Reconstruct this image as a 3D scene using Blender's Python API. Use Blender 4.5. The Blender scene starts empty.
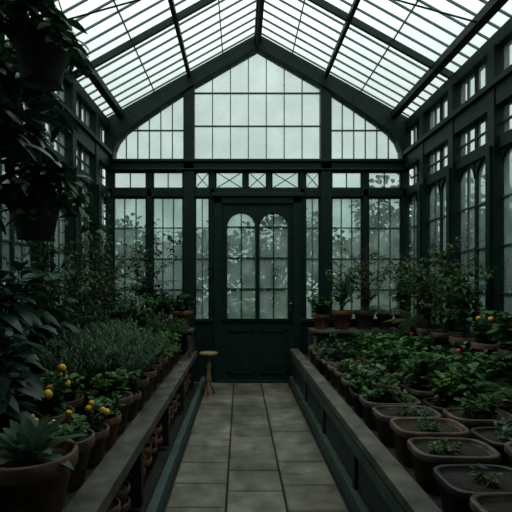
import bpy, math, random
from mathutils import Vector, Matrix
random.seed(7)
R = random.Random(11)
scene = bpy.context.scene
scene.view_settings.view_transform = 'Standard'
scene.view_settings.look = 'None'
scene.view_settings.exposure = 0.0

# ------------------------------------------------------------ materials
def new_mat(name):
    m = bpy.data.materials.new(name); m.use_nodes = True
    nt = m.node_tree; nt.nodes.clear()
    return m, nt, nt.nodes, nt.links

def solid(name, c1, c2, rough=0.6, scale=8.0, bump=0.2, metallic=0.0, island=0.0, detail=6, spec=0.4, stain=0.0, sscale=1.7):
    m, nt, N, L = new_mat(name)
    out = N.new('ShaderNodeOutputMaterial'); b = N.new('ShaderNodeBsdfPrincipled')
    tc = N.new('ShaderNodeTexCoord'); nz = N.new('ShaderNodeTexNoise')
    nz.inputs['Scale'].default_value = scale; nz.inputs['Detail'].default_value = detail
    L.new(tc.outputs['Object'], nz.inputs['Vector'])
    cr = N.new('ShaderNodeValToRGB')
    cr.color_ramp.elements[0].position = 0.32; cr.color_ramp.elements[1].position = 0.68
    cr.color_ramp.elements[0].color = (*c1, 1); cr.color_ramp.elements[1].color = (*c2, 1)
    L.new(nz.outputs['Fac'], cr.inputs['Fac'])
    col = cr.outputs['Color']
    if island > 0:
        g = N.new('ShaderNodeNewGeometry'); mp = N.new('ShaderNodeMapRange')
        mp.inputs['To Min'].default_value = 1 - island; mp.inputs['To Max'].default_value = 1 + island
        L.new(g.outputs['Random Per Island'], mp.inputs['Value'])
        hs = N.new('ShaderNodeHueSaturation'); L.new(col, hs.inputs['Color']); L.new(mp.outputs['Result'], hs.inputs['Value'])
        col = hs.outputs['Color']
    if stain > 0:
        n2 = N.new('ShaderNodeTexNoise'); n2.inputs['Scale'].default_value = sscale; n2.inputs['Detail'].default_value = 10; n2.inputs['Roughness'].default_value = 0.68
        L.new(tc.outputs['Object'], n2.inputs['Vector'])
        mp2 = N.new('ShaderNodeMapRange'); mp2.inputs['From Min'].default_value = 0.40; mp2.inputs['From Max'].default_value = 0.60
        mp2.inputs['To Min'].default_value = 1 - stain; mp2.inputs['To Max'].default_value = 1.12
        L.new(n2.outputs['Fac'], mp2.inputs['Value'])
        hs2 = N.new('ShaderNodeHueSaturation'); L.new(col, hs2.inputs['Color']); L.new(mp2.outputs['Result'], hs2.inputs['Value']); col = hs2.outputs['Color']
        mp3 = N.new('ShaderNodeMapRange'); mp3.inputs['From Min'].default_value = 0.38; mp3.inputs['From Max'].default_value = 0.62
        mp3.inputs['To Min'].default_value = rough-0.28; mp3.inputs['To Max'].default_value = rough+0.1
        L.new(n2.outputs['Fac'], mp3.inputs['Value']); L.new(mp3.outputs['Result'], b.inputs['Roughness'])
    else: b.inputs['Roughness'].default_value = rough
    L.new(col, b.inputs['Base Color'])
    b.inputs['Metallic'].default_value = metallic
    b.inputs['Specular IOR Level'].default_value = spec
    if bump > 0:
        bp = N.new('ShaderNodeBump'); bp.inputs['Strength'].default_value = bump; bp.inputs['Distance'].default_value = 0.02
        L.new(nz.outputs['Fac'], bp.inputs['Height']); L.new(bp.outputs['Normal'], b.inputs['Normal'])
    L.new(b.outputs['BSDF'], out.inputs['Surface'])
    return m

def leaf_mat(name, c1, c2, trans=0.25, rough=0.45):
    m, nt, N, L = new_mat(name)
    out = N.new('ShaderNodeOutputMaterial'); b = N.new('ShaderNodeBsdfPrincipled'); t = N.new('ShaderNodeBsdfTranslucent')
    g = N.new('ShaderNodeNewGeometry'); cr = N.new('ShaderNodeValToRGB')
    cr.color_ramp.elements[0].color = (*c1, 1); cr.color_ramp.elements[1].color = (*c2, 1)
    L.new(g.outputs['Random Per Island'], cr.inputs['Fac'])
    L.new(cr.outputs['Color'], b.inputs['Base Color']); L.new(cr.outputs['Color'], t.inputs['Color'])
    b.inputs['Roughness'].default_value = rough; b.inputs['Specular IOR Level'].default_value = 0.2
    mx = N.new('ShaderNodeMixShader'); mx.inputs[0].default_value = trans
    L.new(b.outputs['BSDF'], mx.inputs[1]); L.new(t.outputs['BSDF'], mx.inputs[2]); L.new(mx.outputs[0], out.inputs['Surface'])
    return m

def glass_mat(name, lo, hi, tint=(0.8, 0.86, 0.84), tcol=(0.92, 0.97, 0.95), scale=3.0, stretch=(1, 1, 1)):
    m, nt, N, L = new_mat(name)
    out = N.new('ShaderNodeOutputMaterial')
    tr = N.new('ShaderNodeBsdfTransparent'); tr.inputs['Color'].default_value = (*tcol, 1)
    tl = N.new('ShaderNodeBsdfTranslucent'); tl.inputs['Color'].default_value = (*tint, 1)
    gl = N.new('ShaderNodeBsdfGlossy'); gl.inputs['Roughness'].default_value = 0.12
    tc = N.new('ShaderNodeTexCoord'); mpg = N.new('ShaderNodeMapping'); mpg.inputs['Scale'].default_value = stretch
    nz = N.new('ShaderNodeTexNoise'); nz.inputs['Scale'].default_value = scale; nz.inputs['Detail'].default_value = 7
    L.new(tc.outputs['Object'], mpg.inputs['Vector']); L.new(mpg.outputs['Vector'], nz.inputs['Vector'])
    mr = N.new('ShaderNodeMapRange'); mr.inputs['From Min'].default_value = 0.3; mr.inputs['From Max'].default_value = 0.7
    mr.inputs['To Min'].default_value = lo; mr.inputs['To Max'].default_value = hi
    L.new(nz.outputs['Fac'], mr.inputs['Value'])
    mx = N.new('ShaderNodeMixShader'); L.new(mr.outputs['Result'], mx.inputs[0])
    L.new(tr.outputs[0], mx.inputs[1]); L.new(tl.outputs[0], mx.inputs[2])
    m2 = N.new('ShaderNodeMixShader'); m2.inputs[0].default_value = 0.03
    L.new(mx.outputs[0], m2.inputs[1]); L.new(gl.outputs[0], m2.inputs[2])
    L.new(m2.outputs[0], out.inputs['Surface'])
    return m

IRON = solid('iron_paint', (0.003, 0.013, 0.0105), (0.006, 0.024, 0.0195), rough=0.5, scale=12, bump=0.12, spec=0.2)
BARP = solid('glazing_bar_paint', (0.05, 0.08, 0.072), (0.09, 0.125, 0.112), rough=0.6, scale=12, bump=0.1)
GLASS = glass_mat('dirty_glass', 0.10, 0.45, tint=(0.50, 0.60, 0.56), tcol=(0.82, 0.91, 0.875), scale=2.6)
FROST = glass_mat('hazy_glass', 0.20, 0.75, tint=(0.30, 0.40, 0.355), tcol=(0.66, 0.78, 0.73), scale=3.0)
ROOFG = glass_mat('roof_glass', 0.03, 0.22, tint=(0.7, 0.74, 0.73), tcol=(0.95, 0.99, 0.98), scale=2.2, stretch=(1, 5, 1))
WOOD = solid('weathered_wood', (0.028, 0.027, 0.020), (0.105, 0.094, 0.068), rough=0.8, scale=7, bump=0.5, stain=0.4, sscale=3)
DARKW = solid('dark_bench_wood', (0.005, 0.011, 0.010), (0.015, 0.023, 0.019), rough=0.7, scale=9, bump=0.3)
GREENP = solid('green_plank', (0.014, 0.036, 0.030), (0.036, 0.068, 0.056), rough=0.75, scale=7, bump=0.3, stain=0.35, sscale=3)
GRAVEL = solid('bench_gravel', (0.008, 0.009, 0.007), (0.035, 0.033, 0.027), rough=0.95, scale=60, bump=0.8)
SLAB = solid('stone_slab', (0.070, 0.063, 0.044), (0.175, 0.157, 0.114), rough=0.72, scale=7, bump=0.45, island=0.22, detail=12, stain=0.5)
DIRT = solid('joint_dirt', (0.010, 0.011, 0.006), (0.025, 0.025, 0.016), rough=0.95, scale=20, bump=0.4)
TERRA = solid('terracotta', (0.055, 0.030, 0.020), (0.17, 0.092, 0.060), rough=0.85, scale=13, bump=0.35, stain=0.45, sscale=7)
TERRAO = solid('terracotta_orange', (0.12, 0.05, 0.024), (0.27, 0.115, 0.056), rough=0.85, scale=13, bump=0.3, stain=0.4, sscale=7)
BROWNP = solid('brown_trough', (0.032, 0.023, 0.017), (0.125, 0.084, 0.060), rough=0.7, scale=11, bump=0.3, stain=0.45, sscale=6)
BLACKP = solid('black_pot', (0.006, 0.007, 0.007), (0.018, 0.02, 0.019), rough=0.5, scale=10, bump=0.1)
SOIL = solid('soil', (0.008, 0.006, 0.004), (0.030, 0.021, 0.014), rough=1, scale=40, bump=1.0)
STEM = solid('stem', (0.02, 0.03, 0.012), (0.05, 0.055, 0.028), rough=0.8, scale=20, bump=0)
TWIG = solid('twig', (0.03, 0.022, 0.014), (0.07, 0.055, 0.035), rough=0.8, scale=20, bump=0)
YWOOD = solid('stool_wood', (0.12, 0.07, 0.028), (0.24, 0.145, 0.06), rough=0.6, scale=9, bump=0.1)
BRASS = solid('brass', (0.12, 0.09, 0.04), (0.18, 0.14, 0.06), rough=0.4, scale=9, bump=0, metallic=1)
L_DARK = leaf_mat('leaf_dark', (0.006, 0.024, 0.010), (0.020, 0.062, 0.022))
L_MID = leaf_mat('leaf_mid', (0.015, 0.058, 0.014), (0.052, 0.135, 0.032))
L_FRESH = leaf_mat('leaf_fresh', (0.028, 0.09, 0.018), (0.09, 0.19, 0.042))
L_GREY = leaf_mat('leaf_greygreen', (0.032, 0.075, 0.040), (0.09, 0.155, 0.09), rough=0.7)
L_OLIVE = leaf_mat('leaf_olive', (0.025, 0.042, 0.012), (0.08, 0.095, 0.030))
L_VIV = leaf_mat('leaf_dark_glossy', (0.006, 0.026, 0.014), (0.020, 0.060, 0.034), rough=0.35, trans=0.12)
L_OUT = leaf_mat('leaf_outdoor', (0.016, 0.034, 0.020), (0.05, 0.08, 0.052), rough=0.8)
YEL = solid('kumquat_skin', (0.62, 0.32, 0.03), (0.85, 0.50, 0.06), rough=0.45, scale=6, bump=0.05)
RED = solid('flower_red', (0.45, 0.04, 0.02), (0.6, 0.10, 0.04), rough=0.6, scale=6, bump=0)
ORA = solid('flower_orange', (0.6, 0.22, 0.02), (0.8, 0.36, 0.05), rough=0.6, scale=6, bump=0)
GRASS = solid('outdoor_grass', (0.03, 0.055, 0.02), (0.07, 0.1, 0.045), rough=1, scale=2, bump=0.3)
HILL = solid('misty_hill', (0.33, 0.37, 0.355), (0.37, 0.41, 0.395), rough=1, scale=0.12, bump=0, spec=0)  # mist haze is put into the colour: pale, near the sky tone
BRICK = solid('rear_wall_render', (0.03, 0.035, 0.03), (0.06, 0.065, 0.055), rough=0.9, scale=3, bump=0.3)

# ------------------------------------------------------------ mesh builder
class MB:
    def __init__(s): s.v = []; s.f = []; s.m = []; s.sm = []
    def add(s, verts, faces, mat=0, smooth=False):
        o = len(s.v); s.v.extend([tuple(v) for v in verts])
        for f in faces:
            s.f.append(tuple(i + o for i in f)); s.m.append(mat); s.sm.append(smooth)
    def box(s, a, b, mat=0):
        x0, y0, z0 = a; x1, y1, z1 = b
        if x0 > x1: x0, x1 = x1, x0
        if y0 > y1: y0, y1 = y1, y0
        if z0 > z1: z0, z1 = z1, z0
        v = [(x0,y0,z0),(x1,y0,z0),(x1,y1,z0),(x0,y1,z0),(x0,y0,z1),(x1,y0,z1),(x1,y1,z1),(x0,y1,z1)]
        s.add(v, [(0,3,2,1),(4,5,6,7),(0,1,5,4),(1,2,6,5),(2,3,7,6),(3,0,4,7)], mat)
    def bar(s, p, q, w, h, mat=0, up=(0, 0, 1)):
        p = Vector(p); q = Vector(q); d = (q - p).normalized(); u = Vector(up)
        sd = d.cross(u)
        if sd.length < 1e-4: sd = d.cross(Vector((0, 1, 0)))
        sd.normalize(); n = sd.cross(d).normalized()
        vs = []
        for c in (p, q):
            for a, b in ((-1,-1),(1,-1),(1,1),(-1,1)): vs.append(c + sd*a*w/2 + n*b*h/2)
        s.add(vs, [(0,3,2,1),(4,5,6,7),(0,1,5,4),(1,2,6,5),(2,3,7,6),(3,0,4,7)], mat)
    def tube(s, pts, rads, n=5, mat=0):
        pts = [Vector(p) for p in pts]; vs = []; fs = []
        for i, p in enumerate(pts):
            d = (pts[min(i+1, len(pts)-1)] - pts[max(i-1, 0)])
            if d.length < 1e-6: d = Vector((0,0,1))
            d.normalize(); a = d.cross(Vector((0.31, 0.95, 0.05)))
            if a.length < 1e-3: a = d.cross(Vector((1, 0, 0)))
            a.normalize(); b = d.cross(a)
            r = rads[i] if isinstance(rads, (list, tuple)) else rads
            for k in range(n):
                t = 2*math.pi*k/n; vs.append(p + a*math.cos(t)*r + b*math.sin(t)*r)
        for i in range(len(pts)-1):
            for k in range(n):
                k2 = (k+1) % n; fs.append((i*n+k, i*n+k2, (i+1)*n+k2, (i+1)*n+k))
        fs.append(tuple(range(n-1, -1, -1))); fs.append(tuple((len(pts)-1)*n+k for k in range(n)))
        s.add(vs, fs, mat, True)
    def lathe(s, prof, n=32, mat=0, sx=1, sy=1, e=2.0, c=(0, 0, 0), smooth=True):
        vs = []; fs = []
        for r, z in prof:
            for k in range(n):
                t = 2*math.pi*k/n; ct, st = math.cos(t), math.sin(t)
                x = math.copysign(abs(ct)**(2/e), ct); y = math.copysign(abs(st)**(2/e), st)
                vs.append((c[0]+x*r*sx, c[1]+y*r*sy, c[2]+z))
        for i in range(len(prof)-1):
            for k in range(n):
                k2 = (k+1) % n; fs.append((i*n+k, i*n+k2, (i+1)*n+k2, (i+1)*n+k))
        fs.append(tuple(range(n-1, -1, -1))); fs.append(tuple((len(prof)-1)*n+k for k in range(n)))
        s.add(vs, fs, mat, smooth)
    def prism_y(s, poly_in, poly_out, y0, y1, mat=0):
        n = len(poly_in)
        for i in range(n-1):
            a, b, c, d = poly_in[i], poly_in[i+1], poly_out[i+1], poly_out[i]
            vs = [(p[0], y, p[1]) for y in (y0, y1) for p in (a, b, c, d)]
            s.add(vs, [(0,1,2,3),(7,6,5,4),(0,4,5,1),(1,5,6,2),(2,6,7,3),(3,7,4,0)], mat)
    def prism_x(s, poly_in, poly_out, x0, x1, mat=0):
        n = len(poly_in)
        for i in range(n-1):
            a, b, c, d = poly_in[i], poly_in[i+1], poly_out[i+1], poly_out[i]
            vs = [(x, p[0], p[1]) for x in (x0, x1) for p in (a, b, c, d)]
            s.add(vs, [(0,1,2,3),(7,6,5,4),(0,4,5,1),(1,5,6,2),(2,6,7,3),(3,7,4,0)], mat)
    def leaf(s, p, d, L, W, droop=0.3, mat=0, fold=0.12, roll=0.0):
        p = Vector(p); d = Vector(d).normalized(); up = Vector((0, 0, 1))
        sd = d.cross(up)
        if sd.length < 0.05: sd = Vector((math.cos(roll*7), math.sin(roll*7), 0))
        sd.normalize()
        if roll: sd = (Matrix.Rotation(roll, 3, d) @ sd)
        n = sd.cross(d)
        T = (0, 0.25, 0.55, 0.82, 1); Wd = (0.08, 0.78, 1, 0.62, 0)
        vs = []
        for t, w in zip(T, Wd):
            c = p + d*L*t - up*droop*L*t*t
            if w == 0: vs.append(c)
            else: vs += [c - sd*W/2*w + n*fold*W*w, c, c + sd*W/2*w + n*fold*W*w]
        fs = []
        for i in range(3):
            o = i*3; fs += [(o, o+1, o+4, o+3), (o+1, o+2, o+5, o+4)]
        fs += [(9, 10, 12), (10, 11, 12)]
        s.add(vs, fs, mat, True)
    def ball(s, c, r, mat=0, nu=10, nv=6, sq=1.0):
        prof = []
        for i in range(nv+1):
            a = -math.pi/2 + math.pi*i/nv; prof.append((max(r*math.cos(a), r*0.02), r*sq*math.sin(a)))
        s.lathe(prof, nu, mat, c=c)
    def mesh(s, name, mats):
        me = bpy.data.meshes.new(name); me.from_pydata(s.v, [], s.f)
        for m in mats: me.materials.append(m)
        me.polygons.foreach_set('material_index', s.m); me.polygons.foreach_set('use_smooth', s.sm)
        me.update(); return me
    def obj(s, name, mats, bevel=0.0):
        o = bpy.data.objects.new(name, s.mesh(name, mats)); scene.collection.objects.link(o)
        if bevel:
            b = o.modifiers.new('bevel', 'BEVEL'); b.width = bevel; b.segments = 2; b.limit_method = 'ANGLE'
        return o

def inst(name, mesh, loc=(0, 0, 0), rot=0, sc=(1, 1, 1), parent=None):
    o = bpy.data.objects.new(name, mesh); scene.collection.objects.link(o)
    o.location = loc; o.rotation_euler = (0, 0, rot); o.scale = sc if isinstance(sc, tuple) else (sc,)*3
    if parent: o.parent = parent
    return o
def empty(name, loc):
    o = bpy.data.objects.new(name, None); o.empty_display_size = 0.05; scene.collection.objects.link(o); o.location = loc; return o

# ------------------------------------------------------------ shell
HW = 2.11; YB = 6.43; YF = -0.9; APEX = 4.80; EAVE = 3.62; SL = (APEX-EAVE)/HW
def roofz(x): return APEX - abs(x)*SL

m = MB(); m.box((-HW-0.1, YF-0.1, -0.12), (HW+0.1, YB+0.1, -0.03)); m.obj('floor', [DIRT])
m = MB(); x0 = -0.70; cw = 1.12/3; gap = 0.012
for c in range(3):
    off = (0.0, 0.17, 0.05)[c]; y = YF + off
    while y < YB-0.06:
        ln = 0.36 + R.uniform(-0.03, 0.05); y1 = min(y+ln, YB-0.06); dz = R.uniform(-0.005, 0.0)
        a, b = x0 + c*cw + gap/2, x0 + (c+1)*cw - gap/2
        yy0, yy1 = y+gap/2, y1-gap/2; e = 0.006
        if yy1 - yy0 > 0.03:
            vs = [(a,yy0,-0.03),(b,yy0,-0.03),(b,yy1,-0.03),(a,yy1,-0.03),(a,yy0,dz-e),(b,yy0,dz-e),(b,yy1,dz-e),(a,yy1,dz-e),
                  (a+e,yy0+e,dz),(b-e,yy0+e,dz),(b-e,yy1-e,dz),(a+e,yy1-e,dz)]
            m.add(vs, [(0,1,5,4),(1,2,6,5),(2,3,7,6),(3,0,4,7),(4,5,9,8),(5,6,10,9),(6,7,11,10),(7,4,8,11),(8,9,10,11)])
        y = y1
m.obj('paving_path', [SLAB])

# ---- back wall frame
m = MB(); T0, T1 = YB-0.06, YB+0.06
B = lambda u0, u1, z0, z1, y0=T0, y1=T1: m.box((u0, y0, z0), (u1, y1, z1))
for sx in (-1, 1):
    B(sx*0.875, sx*1.025, 0, roofz(1.0)-0.10, T0-0.03, T1)
    B(sx*0.89, sx*1.01, 0, 0.9, T0-0.06, T0-0.03)
    B(sx*1.465, sx*1.535, 0, 2.93)
    B(sx*2.01, sx*HW, 0, 3.3)
    B(sx*0.59, sx*0.66, 0, 2.93)
    B(sx*1.025, sx*2.01, 0, 0.85)
    B(sx*0.66, sx*0.875, 0, 0.85)
    B(sx*1.06, sx*1.43, 0.12, 0.72, T0-0.015, T0)
    B(sx*1.57, sx*1.97, 0.12, 0.72, T0-0.015, T0)
B(-HW, HW, 2.93, 3.08, T0-0.03, T1); B(-HW, HW, 3.04, 3.08, T0-0.06, T0-0.03); B(-HW, HW, 2.93, 2.95, T0-0.05, T0-0.03)
B(-HW, HW, 2.57, 2.68)
B(-HW, HW, 0.83, 0.88, T0-0.03, T0)
B(-0.19, -0.14, 2.68, 2.93); B(0.14, 0.19, 2.68, 2.93)
half_in = [(1.99, 3.06), (1.975, 3.20), (1.92, 3.33), (1.81, 3.46), (1.62, 3.60), (1.3, 3.82), (0.95, 4.05), (0.0, 4.60)]
half_out = [(2.11, 3.06), (2.11, 3.3), (2.11, 3.5), (2.11, 3.62), (1.85, roofz(1.85)), (1.35, roofz(1.35)), (0.95, roofz(0.95)), (0.0, APEX)]
for sx in (-1, 1):
    m.prism_y([(sx*a, z) for a, z in half_in], [(sx*a, z) for a, z in half_out], T0-0.06, T1)
m.obj('wall_back', [IRON], bevel=0.006)

def inz(x):
    x = abs(x)
    for (a, za), (b, zb) in zip(half_in[:-1], half_in[1:]):
        if b <= x <= a: return za + (zb-za)*(a-x)/max(a-b, 1e-6)
    return 3.06
wn = [0]
def wname():
    wn[0] += 1; return 'window_%d' % wn[0]
def win_back(u0, u1, z0, z1, vb, hb, xdec=False):
    m = MB(); f = 0.022
    m.add([(u0, YB, z0), (u1, YB, z0), (u1, YB, z1), (u0, YB, z1)], [(0, 1, 2, 3)], 1)
    for a, b, c, d in ((u0, u0+f, z0, z1), (u1-f, u1, z0, z1), (u0, u1, z0, z0+f), (u0, u1, z1-f, z1)): m.box((a, YB-0.03, c), (b, YB+0.02, d))
    for i in range(1, vb+1):
        u = u0+(u1-u0)*i/(vb+1); m.box((u-0.006, YB-0.02, z0), (u+0.006, YB+0.01, z1), 2)
    for z in hb: m.box((u0, YB-0.018, z-0.007), (u1, YB+0.012, z+0.007), 2)
    if xdec:
        m.bar((u0, YB-0.015, z0), (u1, YB-0.015, z1), 0.02, 0.009); m.bar((u0, YB-0.012, z1), (u1, YB-0.012, z0), 0.02, 0.009)
    m.obj(wname(), [IRON, FROST if z0 < 1 else GLASS, BARP])
for sx in (-1, 1):
    for a, b in ((1.535, 2.01), (1.025, 1.465)):
        u0, u1 = sorted((sx*a, sx*b))
        win_back(u0, u1, 0.85, 2.57, 2, [1.28, 1.71, 2.14]); win_back(u0, u1, 2.68, 2.93, 1, [])
    u0, u1 = sorted((sx*0.66, sx*0.875)); win_back(u0, u1, 0.85, 2.57, 1, [1.28, 1.71, 2.14]); win_back(u0, u1, 2.68, 2.93, 0, [], True)
win_back(-0.59, -0.19, 2.68, 2.93, 0, [], True); win_back(-0.14, 0.14, 2.68, 2.93, 0, [], True); win_back(0.19, 0.59, 2.68, 2.93, 0, [], True)
def gable_win(u0, u1, step, hbs):
    m = MB(); n = 14; us = [u0+(u1-u0)*i/n for i in range(n+1)]
    for a, b in zip(us[:-1], us[1:]):
        m.add([(a, YB, 3.08), (b, YB, 3.08), (b, YB, inz(b)+0.05), (a, YB, inz(a)+0.05)], [(0, 1, 2, 3)], 1)
    k = int(round((u1-u0)/step))
    for i in range(1, k):
        u = u0+(u1-u0)*i/k; m.box((u-0.006, YB-0.02, 3.08), (u+0.006, YB+0.01, inz(u)+0.03), 2)
    for z in hbs:
        lo = [u for u in us if inz(u) > z]
        if lo: m.box((min(lo)-0.02, YB-0.022, z-0.008), (max(lo)+0.02, YB+0.012, z+0.008), 2)
    m.obj(wname(), [IRON, GLASS, BARP])
gable_win(-0.875, 0.875, 0.25, [3.56, 4.02]); gable_win(-1.99, -1.025, 0.16, [3.5]); gable_win(1.025, 1.99, 0.16, [3.5])

# ---- door
dr = empty('door_1', (0, YB, 0))
m = MB()
y0, y1 = -0.07, 0.03
for sx in (-1, 1): m.box((sx*0.49, -0.10, 0), (sx*0.60, 0.05, 2.60))
m.box((-0.60, -0.10, 2.47), (0.60, 0.05, 2.60)); m.box((-0.64, -0.13, 2.56), (0.64, -0.05, 2.61))
m.box((-0.60, -0.11, 0), (0.60, 0.05, 0.03))
o = m.obj('door_frame', [IRON], bevel=0.006); o.parent = dr
m = MB()
sp, rr = 2.15, 0.195; c1, c2 = 0.225, -0.225
m.box((-0.49, y0, 0.03), (0.49, y1, 0.86))
m.box((-0.49, y0, 0.86), (-0.42, y1, 2.47)); m.box((0.42, y0, 0.86), (0.49, y1, 2.47)); m.box((-0.03, y0, 0.86), (0.03, y1, 2.47))
for c in (c1, c2):
    n = 14; arc = [(c+rr*math.cos(math.pi*i/n), sp+rr*math.sin(math.pi*i/n)) for i in range(n+1)]
    top = [(x, 2.47) for x, z in arc]
    m.prism_y(arc, top, y0, y1)
    arc2 = [(c+(rr+0.02)*math.cos(math.pi*i/n), sp+(rr+0.02)*math.sin(math.pi*i/n)) for i in range(n+1)]
    m.prism_y(arc, arc2, y0-0.015, y0)
    m.prism_y([(c-rr, 0.86), (c-rr, sp)], [(c-rr-0.02, 0.86), (c-rr-0.02, sp)], y0-0.015, y0)
    m.prism_y([(c+rr, 0.86), (c+rr, sp)], [(c+rr+0.02, 0.86), (c+rr+0.02, sp)], y0-0.015, y0)
    m.box((c-0.007, -0.04, 0.86), (c+0.007, 0.0, sp+rr))
    for z in (1.29, 1.72, 2.15): m.box((c-rr, -0.04, z-0.008), (c+rr, 0.0, z+0.008))
    for a, b, cc, d in ((c-0.18, c+0.18, 0.70, 0.73), (c-0.18, c+0.18, 0.12, 0.15), (c-0.18, c-0.15, 0.12, 0.73), (c+0.15, c+0.18, 0.12, 0.73)):
        m.box((a, y0-0.015, cc), (b, y0, d))
    m.box((c-0.12, y0-0.01, 0.19), (c+0.12, y0, 0.66))
    gp = [(c-rr, 0.86), (c+rr, 0.86)] + arc
    m.add([(x, -0.02, z) for x, z in gp], [tuple(range(len(gp)))], 1)
m.box((-0.49, y0-0.02, 0.84), (0.49, y0, 0.88))
o = m.obj('door_leaf', [IRON, FROST]); o.parent = dr
m = MB(); m.box((0.44, y0-0.012, 0.98), (0.475, y0, 1.14)); m.tube([(0.457, y0-0.01, 1.08), (0.457, y0-0.05, 1.08)], 0.01, 10); m.ball((0.457, y0-0.06, 1.08), 0.022)
o = m.obj('door_knob', [BRASS]); o.parent = dr

# ---- side walls
for sx, nm in ((-1, 'left'), (1, 'right')):
    m = MB(); xa, xb = sx*(HW-0.05), sx*(HW+0.05)
    m.box((xa, YF, 0), (xb, YB-0.06, 0.85))
    for z0, z1, ex in ((0.83, 0.89, 0.03), (2.57, 2.68, 0.0), (2.95, 3.16, 0.03), (3.12, 3.17, 0.07), (3.48, 3.60, 0.03)):
        m.box((sx*(HW-0.05-ex), YF, z0), (xb, YB-0.06, z1))
    y = YB-0.06-0.62
    cols = [YB-0.06]
    while y > YF+0.2:
        w = 0.055
        m.box((sx*(HW-0.09), y-w, 0), (xb, y+w, 3.5))
        m.box((sx*(HW-0.12), y-w*0.6, 0.85), (sx*(HW-0.09), y+w*0.6, 2.6))
        cols.append(y); y -= 0.80
    cols.append(YF)
    for ya, yb in zip(cols[:-1], cols[1:]):
        a, b = yb+0.05, ya-0.05; mid = (a+b)/2
        for c0, c1_ in ((a, mid-0.02), (mid+0.02, b)):
            cc = (c0+c1_)/2; r_ = (c1_-c0)/2; n = 10; zs = 2.57-min(r_, 0.2)
            arc = [(cc+r_*math.cos(math.pi*i/n), zs+min(r_, 0.2)*0.95*math.sin(math.pi*i/n)) for i in range(n+1)]
            m.prism_x(arc, [(p[0], 2.58) for p in arc], sx*(HW-0.03), sx*(HW+0.03))
    m.obj('wall_'+nm, [IRON])
    for ya, yb in zip(cols[:-1], cols[1:]):
        a, b = yb+0.05, ya-0.05
        m = MB(); X = sx*HW
        for z0, z1, vb, hb in ((0.85, 2.57, 3, [1.28, 1.71, 2.14]), (2.68, 2.95, 3, [2.81]), (3.16, 3.48, 3, [])):
            m.add([(X, a, z0), (X, b, z0), (X, b, z1), (X, a, z1)], [(0, 1, 2, 3)], 3 if z0 < 1 else 1)
            for i in range(1, vb+1):
                yy = a+(b-a)*i/(vb+1)
                if i == 2: m.box((X-0.02, yy-0.022, z0), (X+0.02, yy+0.022, z1))
                else: m.box((X-0.015, yy-0.007, z0), (X+0.015, yy+0.007, z1), 2)
            for z in hb: m.box((X-0.015, a, z-0.007), (X+0.015, b, z+0.007), 2)
        m.obj(wname(), [IRON, GLASS, BARP, FROST])
m = MB(); m.box((-HW-0.05, YF-0.1, 0), (HW+0.05, YF, 3.6))
m.add([(-HW-0.05, YF-0.05, 3.6), (HW+0.05, YF-0.05, 3.6), (0, YF-0.05, APEX)], [(0, 1, 2)])
m.obj('wall_front', [BRICK])

# ---- roof (glazed; unseen boards added over the near end to darken the foreground)
YG = 1.6
m = MB()
for sx in (-1, 1):
    e = HW+0.08
    m.add([(0, YG, APEX+0.02), (0, YB+0.06, APEX+0.02), (sx*e, YB+0.06, roofz(e)+0.02), (sx*e, YG, roofz(e)+0.02)], [(0, 1, 2, 3)], 1)
    m.bar((0, (YF+YG)/2, APEX+0.01), (sx*e, (YF+YG)/2, roofz(e)+0.01), YG-YF, 0.03, 0)
    y = YB-0.18; i = 0
    while y > YG:
        big = (i % 8 == 7)
        w = 0.04 if big else 0.013; h = 0.07 if big else 0.02
        m.bar((0, y, APEX-h/2), (sx*e, y, roofz(e)-h/2), w, h, 0 if big else 2)
        y -= 0.18; i += 1
    for x in (0.48, 1.42):
        m.bar((sx*x, YG, roofz(x)), (sx*x, YB, roofz(x)), 0.014, 0.012, 2)
m.obj('ceiling', [IRON, ROOFG, BARP])
m = MB()
m.box((-0.045, YF, APEX-0.13), (0.045, YB, APEX+0.0)); m.box((-0.02, YF, APEX-0.20), (0.02, YB, APEX-0.13))
for sx in (-1, 1):
    m.bar((sx*1.88, YF, roofz(1.88)-0.06), (sx*1.88, YB, roofz(1.88)-0.06), 0.09, 0.08)
    m.bar((sx*0.94, YF, roofz(0.94)-0.05), (sx*0.94, YB, roofz(0.94)-0.05), 0.045, 0.06)
m.obj('roof_purlins', [IRON])
for y in (4.05, 2.45):
    m = MB(); r = 0.009
    m.tube([(-1.85, y, roofz(1.85)-0.10), (0, y, APEX-0.62), (1.85, y, roofz(1.85)-0.10)], r, 6)
    m.tube([(0, y, APEX-0.62), (0, y, APEX-0.15)], r, 6)
    m.obj('roof_tie_rod', [IRON])

# ------------------------------------------------------------ benches
SZ = 0.40
m = MB()
m.box((-2.02, 0.5, SZ-0.04), (-0.95, 6.25, SZ), 1)
m.box((-0.96, 0.5, SZ-0.02), (-0.82, 6.25, SZ+0.05), 0)
y = 0.7
while y < 6.25:
    m.box((-0.90, y, 0), (-0.84, y+0.06, SZ-0.04), 2); m.box((-1.95, y, 0), (-1.88, y+0.07, SZ-0.04), 2); y += 1.05
m.box((-0.765, 0.5, 0.0), (-0.71, 6.25, 0.10), 3)
m.box((-1.40, 0.5, 0.0), (-1.36, 6.25, SZ-0.04), 2)
m.obj('plant_bench', [WOOD, GRAVEL, DARKW, GREENP], bevel=0.004)
m = MB()
m.box((0.56, 0.5, SZ-0.04), (2.02, 6.25, SZ), 1)
m.box((0.44, 0.5, SZ+0.03), (0.55, 6.25, SZ+0.08), 0)
m.box((0.475, 0.5, 0.05), (0.52, 6.25, SZ+0.03), 2)
m.box((0.45, 0.5, SZ-0.07), (0.475, 6.25, SZ+0.0), 3)
m.box((0.43, 0.5, 0.0), (0.475, 6.25, 0.11), 3)
y = 0.7
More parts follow.
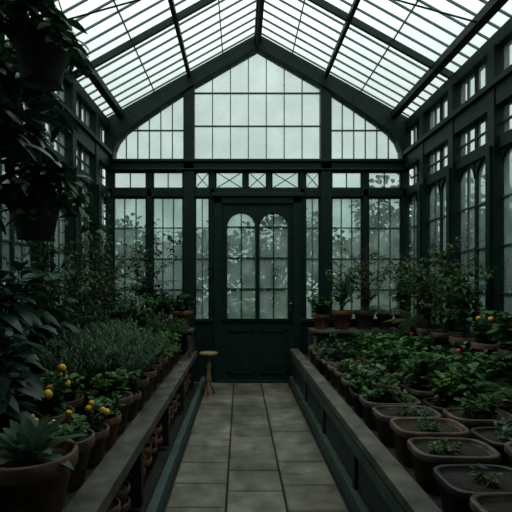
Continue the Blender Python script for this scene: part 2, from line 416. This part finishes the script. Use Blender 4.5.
while y < 6.2:
    m.box((0.455, y, 0.11), (0.475, y+0.07, SZ-0.07), 2); m.box((1.9, y, 0), (1.97, y+0.07, SZ-0.04), 2); y += 1.05
m.obj('plant_bench', [WOOD, GRAVEL, DARKW, GREENP], bevel=0.004)
def shelf(x0, x1, ya, yb, z):
    m = MB(); n = 3
    if (x1-x0) < (yb-ya):
        for i in range(n):
            a = x0+(x1-x0)*i/n; m.box((a+0.004, ya, z-0.03), (a+(x1-x0)/n-0.004, yb, z))
        k = max(2, int((yb-ya)/1.0)+1); ps = [ya+0.05+(yb-ya-0.1)*i/(k-1) for i in range(k)]
        for p in ps:
            m.box((x0, p-0.02, SZ), (x0+0.04, p+0.02, z-0.03)); m.box((x1-0.04, p-0.02, SZ), (x1, p+0.02, z-0.03)); m.box((x0, p-0.02, z-0.06), (x1, p+0.02, z-0.03))
    else:
        for i in range(n):
            a = ya+(yb-ya)*i/n; m.box((x0, a+0.004, z-0.03), (x1, a+(yb-ya)/n-0.004, z))
        for p in (x0+0.03, x1-0.03):
            m.box((p-0.02, ya, SZ), (p+0.02, ya+0.04, z-0.03)); m.box((p-0.02, yb-0.04, SZ), (p+0.02, yb, z-0.03)); m.box((p-0.02, ya, z-0.06), (p+0.02, yb, z-0.03))
    m.obj('staging_shelf', [WOOD])
shelf(-1.98, -1.68, 1.0, 5.55, 0.64); shelf(1.68, 1.98, 1.0, 5.55, 0.64)
shelf(-1.98, -0.84, 5.72, 6.12, 0.78); shelf(0.66, 1.98, 5.72, 6.12, 0.78)

# ------------------------------------------------------------ plants meshes
def rv(r=R): return Vector((r.uniform(-1,1), r.uniform(-1,1), r.uniform(-1,1)))
def stem_pts(base, d, L, n, curl, r):
    p = Vector(base); d = Vector(d).normalized(); pts = [p.copy()]
    for i in range(n):
        d = (d + rv(r)*curl*0.5 + Vector((0, 0, curl*0.15))).normalized(); p = p + d*L/n; pts.append(p.copy())
    return pts
def bush(seed, h, spread, ns, L, W, mats, per=5, curl=0.25, droop=0.3, stemr=0.004, fruit=None):
    r = random.Random(seed); m = MB()
    for i in range(ns):
        a = r.uniform(0, 6.28); t = r.random()**0.6*spread
        d = Vector((math.cos(a)*t, math.sin(a)*t, 1)); ln = h*r.uniform(0.6, 1.05)*(1.0 - 0.25*t)
        pts = stem_pts((math.cos(a)*0.03*r.random(), math.sin(a)*0.03*r.random(), -0.02), d, ln, 6, curl, r)
        m.tube(pts, [stemr*(1-0.12*k) for k in range(7)], 4, 0)
        for k in range(1, 7):
            for q in range(per):
                aa = r.uniform(0, 6.28); el = r.uniform(-0.1, 0.7) + (0.5 if k == 6 else 0)
                dd = Vector((math.cos(aa), math.sin(aa), el)); s = r.uniform(0.6, 1.15)
                base = pts[k-1].lerp(pts[k], r.random())
                m.leaf(base, dd, L*s, W*s, droop, 1, roll=r.uniform(-0.4, 0.4))
        if fruit and i % fruit[1] == 0:
            c = pts[-1] + Vector((r.uniform(-.02, .02), r.uniform(-.02, .02), 0.012)); m.ball(c, fruit[0]*r.uniform(0.85, 1.1), 2)
    return m.mesh('foliage_bush', mats)
def lavender(seed, h, spread, ns, mats):
    r = random.Random(seed); m = MB()
    for i in range(ns):
        a = r.uniform(0, 6.28); t = r.random()**0.5*spread
        d = Vector((math.cos(a)*t, math.sin(a)*t, 1)); ln = h*r.uniform(0.65, 1.05)
        pts = stem_pts((math.cos(a)*0.06*r.random(), math.sin(a)*0.06*r.random(), -0.02), d, ln, 4, 0.16, r)
        m.tube(pts, 0.0018, 3, 0)
        for k in range(1, 5):
            for q in range(6):
                aa = r.uniform(0, 6.28); dd = Vector((math.cos(aa), math.sin(aa), r.uniform(0.5, 1.3)))
                m.leaf(pts[k-1].lerp(pts[k], r.random()), dd, r.uniform(0.025, 0.05), 0.007, 0.05, 1)
    return m.mesh('foliage_lavender', mats)
def rosette(seed, n, L, W, mats, el=(0.3, 1.6), droop=0.5):
    r = random.Random(seed); m = MB()
    for i in range(n):
        a = i*2.4 + r.uniform(-.2, .2); f = i/n
        e = el[0] + (el[1]-el[0])*f
        m.leaf((math.cos(a)*0.015, math.sin(a)*0.015, 0), (math.cos(a), math.sin(a), e), L*r.uniform(0.85, 1.1)*(1-0.25*f), W, droop*(1-0.5*f), 1, fold=0.22)
    return m.mesh('foliage_rosette', mats)
def fern(seed, nf, L, mats, pin=0.06, el=1.4, droop=0.9):
    r = random.Random(seed); m = MB()
    for i in range(nf):
        a = i*2.4 + r.uniform(-.3, .3); e = r.uniform(0.5, 1.0)*el; ln = L*r.uniform(0.7, 1.1)
        d = Vector((math.cos(a), math.sin(a), e)).normalized(); pts = []
        N = 14
        for k in range(N+1):
            t = k/N; pts.append(d*ln*t - Vector((0, 0, 1))*droop*ln*t*t*0.6)
        m.tube(pts, 0.002, 3, 0)
        for k in range(2, N+1):
            tdir = (pts[k]-pts[k-1]).normalized(); sd = tdir.cross(Vector((0, 0, 1)))
            if sd.length < 0.01: continue
            sd.normalize(); w = pin*math.sin(math.pi*(0.12+0.83*k/N))
            for sg in (-1, 1): m.leaf(pts[k], sd*sg+tdir*0.5, w+0.01, 0.014, 0.25, 1)
    return m.mesh('foliage_fern', mats)
def spindly(seed, h, ns, L, W, mats, spread=0.35, leaves=3, branches=5):
    r = random.Random(seed); m = MB()
    for i in range(ns):
        a = r.uniform(0, 6.28); t = r.random()*spread
        pts = stem_pts((0, 0, -0.02), (math.cos(a)*t, math.sin(a)*t, 1), h*r.uniform(0.6, 1.05), 9, 0.3, r)
        m.tube(pts, [0.006*(1-0.08*k) for k in range(10)], 4, 0)
        for b in range(branches):
            k = r.randint(2, 8); aa = r.uniform(0, 6.28)
            bp = stem_pts(pts[k], (math.cos(aa), math.sin(aa), r.uniform(0.1, 0.9)), h*r.uniform(0.12, 0.3), 5, 0.4, r)
            m.tube(bp, 0.0022, 3, 0)
            for q in range(1, 6):
                for _ in range(leaves):
                    an = r.uniform(0, 6.28); m.leaf(bp[q], (math.cos(an), math.sin(an), r.uniform(-.4, .6)), L*r.uniform(.6, 1.1), W, 0.4, 1, roll=r.uniform(-.5, .5))
    return m.mesh('foliage_spindly', mats)
def trailing(seed, ns, drop, rad, L, W, mats, upbush=0.25):
    r = random.Random(seed); m = MB()
    for i in range(ns):
        a = r.uniform(0, 6.28); ln = drop*r.uniform(0.3, 1.0)
        p = Vector((math.cos(a)*rad*0.5, math.sin(a)*rad*0.5, 0)); pts = [p.copy()]
        p2 = Vector((math.cos(a)*rad*1.05, math.sin(a)*rad*1.05, upbush*r.uniform(0.1, 0.7))); pts.append(p2.copy())
        p = p2; N = 8
        for k in range(N):
            p = p + Vector((math.cos(a)*0.02+r.uniform(-.025, .025), math.sin(a)*0.02+r.uniform(-.025, .025), -ln/N*(0.4 if k == 0 else 1))); pts.append(p.copy())
        m.tube(pts, 0.003, 4, 0)
        for k in range(1, len(pts)):
            for _ in range(2):
                an = r.uniform(0, 6.28); s = r.uniform(.6, 1.15)
                m.leaf(pts[k], (math.cos(an), math.sin(an), r.uniform(-.5, .5)), L*s, W*s, 0.5, 1, roll=r.uniform(-.6, .6))
    for i in range(ns*2):
        a = r.uniform(0, 6.28); s = r.uniform(.7, 1.3)
        m.leaf((math.cos(a)*rad*0.3, math.sin(a)*rad*0.3, 0), (math.cos(a), math.sin(a), r.uniform(.5, 2)), L*1.6*s, W*1.2*s, 0.5, 1)
    return m.mesh('foliage_trailing', mats)

F_small = [bush(s, 0.18, 0.9, 15, 0.055, 0.03, [STEM, mt], per=3) for s, mt in ((1, L_MID), (2, L_FRESH), (3, L_DARK), (4, L_OLIVE))]
F_seed = [bush(s, 0.11, 0.9, 9, 0.045, 0.02, [STEM, mt], per=2) for s, mt in ((21, L_MID), (22, L_FRESH), (23, L_GREY), (24, L_OLIVE))]
F_leafy = [bush(s, 0.33, 0.85, 20, 0.085, 0.05, [STEM, mt], per=4) for s, mt in ((5, L_MID), (6, L_FRESH), (7, L_DARK))]
F_kum = [bush(s, 0.24, 0.8, 14, 0.06, 0.032, [STEM, L_DARK, YEL], per=4, fruit=(0.023, 2)) for s in (8, 9)]
F_flo = [bush(s, 0.26, 0.7, 14, 0.055, 0.026, [STEM, L_MID, mt], per=4, fruit=(0.018, 7)) for s, mt in ((10, RED), (12, ORA))]
F_lav = [lavender(s, 0.36, 0.85, 130, [STEM, L_GREY]) for s in (13, 14)] + [lavender(15, 0.34, 0.8, 120, [STEM, L_MID])]
F_ros = [rosette(31, 24, 0.28, 0.06, [STEM, L_GREY], el=(0.45, 2.6), droop=0.4)]
F_fern = [fern(41, 22, 0.42, [STEM, L_MID]), fern(42, 24, 0.5, [STEM, L_OLIVE], pin=0.08), fern(43, 16, 0.75, [STEM, L_DARK], pin=0.13, el=2.2, droop=0.7)]
F_spin = [spindly(51, 0.9, 7, 0.055, 0.02, [TWIG, L_OLIVE], branches=7), spindly(52, 0.75, 9, 0.06, 0.026, [TWIG, L_MID], branches=6), spindly(53, 1.3, 6, 0.07, 0.03, [TWIG, L_DARK], branches=7)]
F_big = [bush(61, 0.80, 0.55, 10, 0.27, 0.115, [STEM, L_VIV], per=2, droop=0.55, stemr=0.008), bush(62, 0.6, 0.6, 9, 0.17, 0.085, [STEM, L_DARK], per=3, droop=0.45, stemr=0.006)]
F_trail = [trailing(71, 9, 0.40, 0.13, 0.14, 0.065, [STEM, L_VIV], upbush=0.12), trailing(72, 12, 0.28, 0.12, 0.10, 0.045, [STEM, L_DARK])]

def pot_mesh(r, h, mat, kind='round'):
    m = MB()
    if kind == 'round':
        prof = [(r*.62, 0), (r*.64, .004), (r*.88, h*.78), (r*.99, h*.79), (r, h*.80), (r, h*.985), (r*.985, h), (r*.90, h), (r*.885, h*.97), (r*.86, h*.86)]
        m.lathe(prof, 32, 0); m.lathe([(r*.86, h*.80), (r*.865, h*.88)], 32, 1)
        return m.mesh('pot', [mat, SOIL])
    prof = [(.80, 0), (.82, .006), (.93, h*.80), (1.0, h*.82), (1.01, h*.85), (1.01, h*.97), (.99, h), (.90, h), (.885, h*.96), (.87, h*.84)]
    m.lathe(prof, 48, 0, sx=r[0], sy=r[1], e=4.0); m.lathe([(.87, h*.78), (.875, h*.86)], 48, 1, sx=r[0], sy=r[1], e=4.0)
    return m.mesh('trough', [mat, SOIL])
P_s = [pot_mesh(0.105, 0.19, mt) for mt in (TERRA, BROWNP, TERRAO, BLACKP)]
P_m = [pot_mesh(0.14, 0.24, mt) for mt in (TERRA, BROWNP, TERRAO, BLACKP)]
P_l = [pot_mesh(0.185, 0.29, mt) for mt in (TERRA, BROWNP, TERRAO, BLACKP)]
P_t = [pot_mesh((0.19, 0.135), 0.19, BROWNP, 'trough'), pot_mesh((0.185, 0.145), 0.17, BLACKP, 'trough'), pot_mesh((0.19, 0.14), 0.20, TERRA, 'trough')]
HT = {id(x): h for L_, h in ((P_s, .19), (P_m, .24), (P_l, .29)) for x in L_}
HT[id(P_t[0])] = .19; HT[id(P_t[1])] = .17; HT[id(P_t[2])] = .20

def fitted(mesh, x, y, rot, s):
    me = mesh.copy(); M = Matrix.Rotation(rot, 4, 'Z') @ Matrix.Scale(s, 4); Mi = M.inverted(); lim = 1.95; ylim = YB-0.16
    for v in me.vertices:
        w = M @ v.co; X, Y = w.x+x, w.y+y; ch = False
        if abs(X) > lim: X = math.copysign(lim + (abs(X)-lim)*0.06, X); ch = True
        if Y > ylim: Y = ylim + (Y-ylim)*0.06; ch = True
        if ch: v.co = Mi @ Vector((X-x, Y-y, w.z))
    return me
def potted(name, pot, fol, x, y, z=SZ, s=1.0, extra=None):
    e = empty('potted_'+name, (x, y, z))
    inst('pot', pot, parent=e, rot=R.uniform(-0.06, 0.06))
    h = HT[id(pot)]*0.87; rot = R.uniform(0, 6.28)
    if abs(x) > 1.4 or y > 5.7: fol = fitted(fol, x, y, rot, s)
    inst('foliage', fol, (0, 0, h), rot, s, e)
    for fx, fol2, s2 in (extra or []): inst('foliage', fol2, (fx, 0, h), R.uniform(0, 6.28), s2, e)
    return e

# --- left bench
potted('agave', P_l[0], F_ros[0], -1.09, 1.86, s=1.0)
potted('seedlings', P_m[1], F_small[1], -1.08, 2.20, s=1.0)
potted('kumquat', P_s[0], F_kum[1], -1.05, 2.47, s=0.8)
potted('kumquat', P_m[0], F_kum[0], -1.33, 2.62, s=1.2)
potted('rubber_plant', P_m[3], F_big[0], -1.46, 2.30, s=0.85)
potted('kumquat', P_s[1], F_kum[1], -1.27, 2.36-.02, s=0.7)
potted('herb', P_s[2], F_small[0], -1.05, 2.72, s=1.1)
potted('basil', P_m[0], F_leafy[1], -1.08, 2.99, s=0.75)
potted('herb', P_s[0], F_leafy[0], -1.05, 3.27, s=0.7)
potted('lavender', P_m[1], F_lav[0], -1.08, 3.54, s=0.95)
potted('lavender', P_m[0], F_lav[0], -1.38, 3.22, s=1.25)
potted('lavender', P_m[0], F_lav[1], -1.38, 3.56, s=1.35)
potted('lavender', P_m[2], F_lav[1], -1.08, 3.86, s=1.05)
potted('lavender', P_m[1], F_lav[0], -1.40, 3.92, s=1.3)
potted('basil', P_m[1], F_leafy[1], -1.38, 2.93, s=0.95)
yy = 4.18; i = 0
while yy < 5.6:
    nm, f, s = [('rosemary', F_lav[2], 1.1), ('herb', F_leafy[0], .9), ('fern', F_fern[0], .8), ('herb', F_leafy[1], .9)][i % 4]
    potted(nm, P_m[i % 3], f, -1.09, yy, s=s)
    nm, f, s = [('lavender', F_lav[1], 1.3), ('shrub', F_leafy[0], 1.4), ('fern', F_fern[1], 1.2), ('shrub', F_spin[1], 1.1)][i % 4]
    potted(nm, P_m[(i+1) % 3], f, -1.42, yy+0.05, s=s)
    yy += 0.34; i += 1
lst = [(1.45, 'rubber_plant', P_m[3], F_big[0], .9), (2.15, 'shrub', P_m[1], F_big[1], 1.0), (2.6, 'rubber_plant', P_m[3], F_big[0], .9), (2.98, 'rubber_plant', P_m[0], F_big[0], 1.0),
       (3.36, 'rubber_plant', P_m[1], F_big[0], .95), (3.8, 'climbing_shrub', P_m[1], F_spin[2], 1.0), (4.2, 'fern', P_m[0], F_fern[2], 1.0), (4.6, 'climbing_shrub', P_m[1], F_spin[0], 1.3), (5.0, 'fern', P_m[0], F_fern[2], 1.2), (5.38, 'shrub', P_m[0], F_spin[2], 1.0)]
for y, nm, p, f, s in lst: potted(nm, p, f, -1.82, y, 0.64, s)
for x, nm, p, f, s in ((-1.80, 'palm', P_m[0], F_fern[2], 1.5), (-1.51, 'climbing_shrub', P_m[2], F_spin[2], 1.0), (-1.24, 'shrub', P_s[2], F_leafy[0], 1.3), (-0.99, 'shrub', P_m[2], F_leafy[2], .9)):
    potted(nm, p, f, x, 5.92, 0.78, s)

# --- right bench: near troughs hold mostly soil with a few sprouts, fuller further back
y = 1.28; i = 0
while y < 5.6:
    near = y < 3.0
    if near:
        a = R.choice(F_seed+F_small[:1]); ex = [(R.choice((-0.09, 0.09)), R.choice(F_seed), R.uniform(.5, .9))] if i % 2 else None; s = R.uniform(.6, 1.0)
    else:
        a = R.choice(F_seed+F_small); s = R.uniform(.9, 1.3); ex = [(-0.10, R.choice(F_small+F_seed), R.uniform(.7, 1.1)), (0.10, R.choice(F_seed+F_small), R.uniform(.8, 1.2))]
    potted('seedling_trough', P_t[(0, 0, 1, 0, 2)[i % 5]], a, 0.775+R.uniform(-.01, .01), y, s=s, extra=ex)
    y += 0.305; i += 1
y = 1.45; i = 0
while y < 5.5:
    nm, p, f, s = [('herb', P_t[0], F_small[0], 1.0), ('seedlings', P_t[1], F_seed[1], 1.1), ('herb', P_t[2], F_small[3], 1.1), ('seedlings', P_t[1], F_seed[2], 1.2)][i % 4]
    ex = None
    if 2.8 < y: nm, f, s = 'basil', F_leafy[(i) % 2], R.uniform(.85, 1.15); ex = [(-0.1, R.choice(F_small), 1.0), (0.1, R.choice(F_small), 1.2)]
    potted(nm, p, f, 1.20+R.uniform(-.01, .01), y, s=s, extra=ex); y += 0.325; i += 1
y = 1.3; i = 0
while y < 5.5:
    nm, f, s = [('shrub', F_leafy[2], 1.0), ('fern', F_fern[0], .9), ('basil', F_leafy[0], 1.1), ('flower', F_flo[0], 1.2)][i % 4]
    potted(nm, P_m[(1, 3, 0)[i % 3]] if i % 2 else P_s[1], f, 1.535, y, s=s); y += 0.33; i += 1
lst = [(1.6, 'shrub', P_m[3], F_leafy[2], 1.0), (2.1, 'fern', P_m[1], F_fern[0], .9), (2.6, 'shrub', P_m[1], F_leafy[2], 1.1), (3.0, 'fern', P_m[0], F_fern[0], 1.1), (3.4, 'shrub', P_m[1], F_leafy[0], 1.2),
       (3.8, 'flower', P_m[0], F_flo[1], 1.3), (4.2, 'climbing_shrub', P_m[0], F_spin[1], 1.2), (4.6, 'climbing_shrub', P_m[1], F_spin[0], 1.3), (5.0, 'shrub', P_m[1], F_spin[1], 1.3), (5.35, 'fern', P_m[0], F_fern[1], 1.1)]
for y, nm, p, f, s in lst: potted(nm, p, f, 1.82, y, 0.64, s)
for x, nm, p, f, s in ((0.80, 'shrub', P_s[2], F_leafy[0], 1.0), (1.07, 'shrub', P_m[2], F_spin[1], .95), (1.36, 'climbing_shrub', P_m[1], F_spin[0], 1.15), (1.62, 'fern', P_s[0], F_fern[1], 1.0), (1.85, 'climbing_shrub', P_s[1], F_spin[1], 1.1)):
    potted(nm, p, f, x, 5.92, 0.78, s)

# --- pots stored under the left bench
y = 1.50; i = 0
while y < 6.0:
    ph = (y-0.73) % 1.05; ph = min(ph, 1.05-ph)
    if ph > 0.13:
        e = empty('stacked_pots', (-0.94, y, 0))
        for k in range(2): inst('pot', P_s[(2, 0)[i % 2]], (0, 0, 0.085*k), R.uniform(0, 6), (.85, .85, .85), e)
    y += 0.21; i += 1

# --- hanging pots
def hanging(x, y, z, fol, s, pot):
    e = empty('hanging_basket', (x, y, z)); inst('pot', pot, parent=e)
    h = HT[id(pot)]; r = 0.135
    inst('foliage', fol, (0, 0, h*0.87), R.uniform(0, 6.28), s, e)
    m = MB(); top = roofz(x)-z
    for k in range(3):
        a = k*2.094+0.4; m.tube([(math.cos(a)*r, math.sin(a)*r, h-0.01), (0, 0, h+0.42)], 0.0035, 5)
    m.tube([(0, 0, h+0.42), (0, 0, top+0.02)], 0.004, 5)
    m.obj('hanger', [IRON]).parent = e
hanging(-1.19, 2.2, 2.32, F_trail[1], 1.05, P_m[3])
hanging(-1.33, 2.45, 1.60, F_trail[1], 1.1, P_m[3])
hanging(-1.50, 2.20, 1.92, F_trail[0], 1.15, P_m[3])
hanging(-1.62, 2.65, 2.35, F_trail[0], 1.1, P_m[3])

def wall_vine(x, ya, yb, zt, seed, sx, ns=9):
    r = random.Random(seed); m = MB()
    for i in range(ns):
        p = Vector((x, r.uniform(ya, yb), SZ)); pts = [p.copy()]; n = 14; ln = (zt-SZ)*r.uniform(.5, 1)
        for k in range(n):
            p = p + Vector((r.uniform(-.03, .03), r.uniform(-.08, .08), ln/n)); p.x = min(max(p.x, x-0.05), x+0.07); p.y = min(max(p.y, ya), yb); pts.append(p.copy())
        m.tube(pts, 0.004, 4, 0)
        for k in range(3, len(pts)):
            for _ in range(3):
                an = r.uniform(0, 6.28); m.leaf(pts[k], (sx*-abs(math.cos(an))*0.9, math.sin(an), r.uniform(-.6, .4)), r.uniform(.05, .1), .04, .4, 1, roll=r.uniform(-.6, .6))
    m.obj('climbing_vine', [TWIG, L_DARK])
wall_vine(-1.92, 3.3, 4.3, 2.4, 5, -1, 6); wall_vine(-1.92, 4.7, 6.0, 2.6, 6, -1, 9)

# --- wooden stool by the door
m = MB(); H = 0.53
m.lathe([(0.10, H-.035), (0.112, H-.03), (0.115, H-.01), (0.105, H), (0.02, H+.001)], 28)
m.lathe([(0.02, 0.13), (0.032, 0.15), (0.038, 0.21), (0.02, 0.29), (0.034, 0.37), (0.02, 0.43), (0.036, 0.47), (0.05, H-.035)], 16)
for k in range(3):
    a = k*2.094+0.5
    m.tube([(math.cos(a)*0.015, math.sin(a)*0.015, 0.17), (math.cos(a)*0.05, math.sin(a)*0.05, 0.10), (math.cos(a)*0.075, math.sin(a)*0.075, 0.012)], [0.018, 0.017, 0.014], 8)
o = m.obj('wooden_stool', [YWOOD]); o.location = (-0.625, 5.60, 0)

# ------------------------------------------------------------ outside
m = MB(); m.box((-60, YB+0.3, -0.3), (60, 70, -0.12)); m.box((-60, -20, -0.3), (-HW-0.3, YB+0.3, -0.12)); m.box((HW+0.3, -20, -0.3), (60, YB+0.3, -0.12)); m.obj('ground', [GRASS])
def tree_mesh(seed, h, w, n):
    r = random.Random(seed); m = MB()
    pts = stem_pts((0, 0, -0.2), (0, 0, 1), h*0.8, 6, 0.15, r); m.tube(pts, [0.09-0.011*k for k in range(7)], 8, 0)
    lobes = [(Vector((r.uniform(-w, w)*0.7, r.uniform(-w, w)*0.7, r.uniform(0.12, 0.88)*h)), r.uniform(0.3, 0.55)*w) for _ in range(22)]
    for c, rad in lobes:
        m.tube([pts[3], (pts[3]+c)/2, c], [0.03, 0.02, 0.01], 5, 0)
        for _ in range(n//22):
            d = rv(r).normalized(); p = c + d*rad*r.uniform(.5, 1.1); m.leaf(p, d+rv(r)*.6, .18, .10, .3, 1, roll=r.uniform(-1, 1))
    return m.mesh('tree', [TWIG, L_OUT])
TR = [tree_mesh(81, 3.4, 1.4, 3000), tree_mesh(82, 2.7, 1.3, 2800)]
for i, (x, y, s) in enumerate([(-3.6, 9.5, 1.0), (-1.7, 10.0, .95), (0.4, 10.6, .95), (2.4, 9.8, 1.0), (4.2, 10.5, 1.1), (-5.2, 11, 1.2), (-4.0, 6.9, 1.0), (-4.0, 5.2, .95), (-4.0, 3.6, .95), (4.0, 6.9, .95), (4.1, 5.3, 1.0), (4.1, 3.8, .95), (4.2, 2.2, 1.0), (-4.3, 1.8, 1)]):
    inst('garden_tree', TR[i % 2], (x, y, -0.12), i*1.3, s)
m = MB(); nx = 120; vs = []; fs = []
for j in range(5):
    for i in range(nx+1):
        x = -70+140*i/nx; hgt = 15.0 + 1.6*math.sin(x*0.16+0.9) + 0.4*math.sin(x*0.5)
        t = j/4
        vs.append((x, 40 + t*22, -0.2 + (hgt+0.2)*math.sin(t*math.pi/2)))
for j in range(4):
    for i in range(nx): a = j*(nx+1)+i; fs.append((a, a+1, a+nx+2, a+nx+1))
m.add(vs, fs, 0, True); m.obj('distant_hill', [HILL])

# ------------------------------------------------------------ sky (overcast: zenith brighter than horizon)
w = bpy.data.worlds.new('overcast_sky'); scene.world = w; w.use_nodes = True
N = w.node_tree.nodes; L = w.node_tree.links; N.clear()
out = N.new('ShaderNodeOutputWorld'); bg = N.new('ShaderNodeBackground'); tc = N.new('ShaderNodeTexCoord')
nz = N.new('ShaderNodeTexNoise'); nz.inputs['Scale'].default_value = 1.6; nz.inputs['Detail'].default_value = 4
cr = N.new('ShaderNodeValToRGB'); cr.color_ramp.elements[0].color = (0.64, 0.73, 0.715, 1); cr.color_ramp.elements[1].color = (0.80, 0.88, 0.86, 1)
cr.color_ramp.elements[0].position = 0.3; cr.color_ramp.elements[1].position = 0.7
sep = N.new('ShaderNodeSeparateXYZ'); mr = N.new('ShaderNodeMapRange'); mr.interpolation_type = 'SMOOTHSTEP'
mr.inputs['From Min'].default_value = 0.35; mr.inputs['From Max'].default_value = 0.95; mr.inputs['To Min'].default_value = 1.0; mr.inputs['To Max'].default_value = 4.3
L.new(tc.outputs['Generated'], nz.inputs['Vector']); L.new(nz.outputs['Fac'], cr.inputs['Fac']); L.new(cr.outputs['Color'], bg.inputs['Color'])
L.new(tc.outputs['Generated'], sep.inputs[0]); L.new(sep.outputs['Z'], mr.inputs['Value']); L.new(mr.outputs['Result'], bg.inputs['Strength'])
L.new(bg.outputs[0], out.inputs['Surface'])

cam = bpy.data.cameras.new('camera'); co = bpy.data.objects.new('camera', cam); scene.collection.objects.link(co)
co.location = (-0.24, 0, 1.37); co.rotation_euler = (math.radians(90), 0, 0)
cam.sensor_width = 36; cam.lens = 32.34; cam.shift_x = 0.031; cam.shift_y = 0.053; cam.clip_start = 0.05; cam.clip_end = 300
scene.camera = co
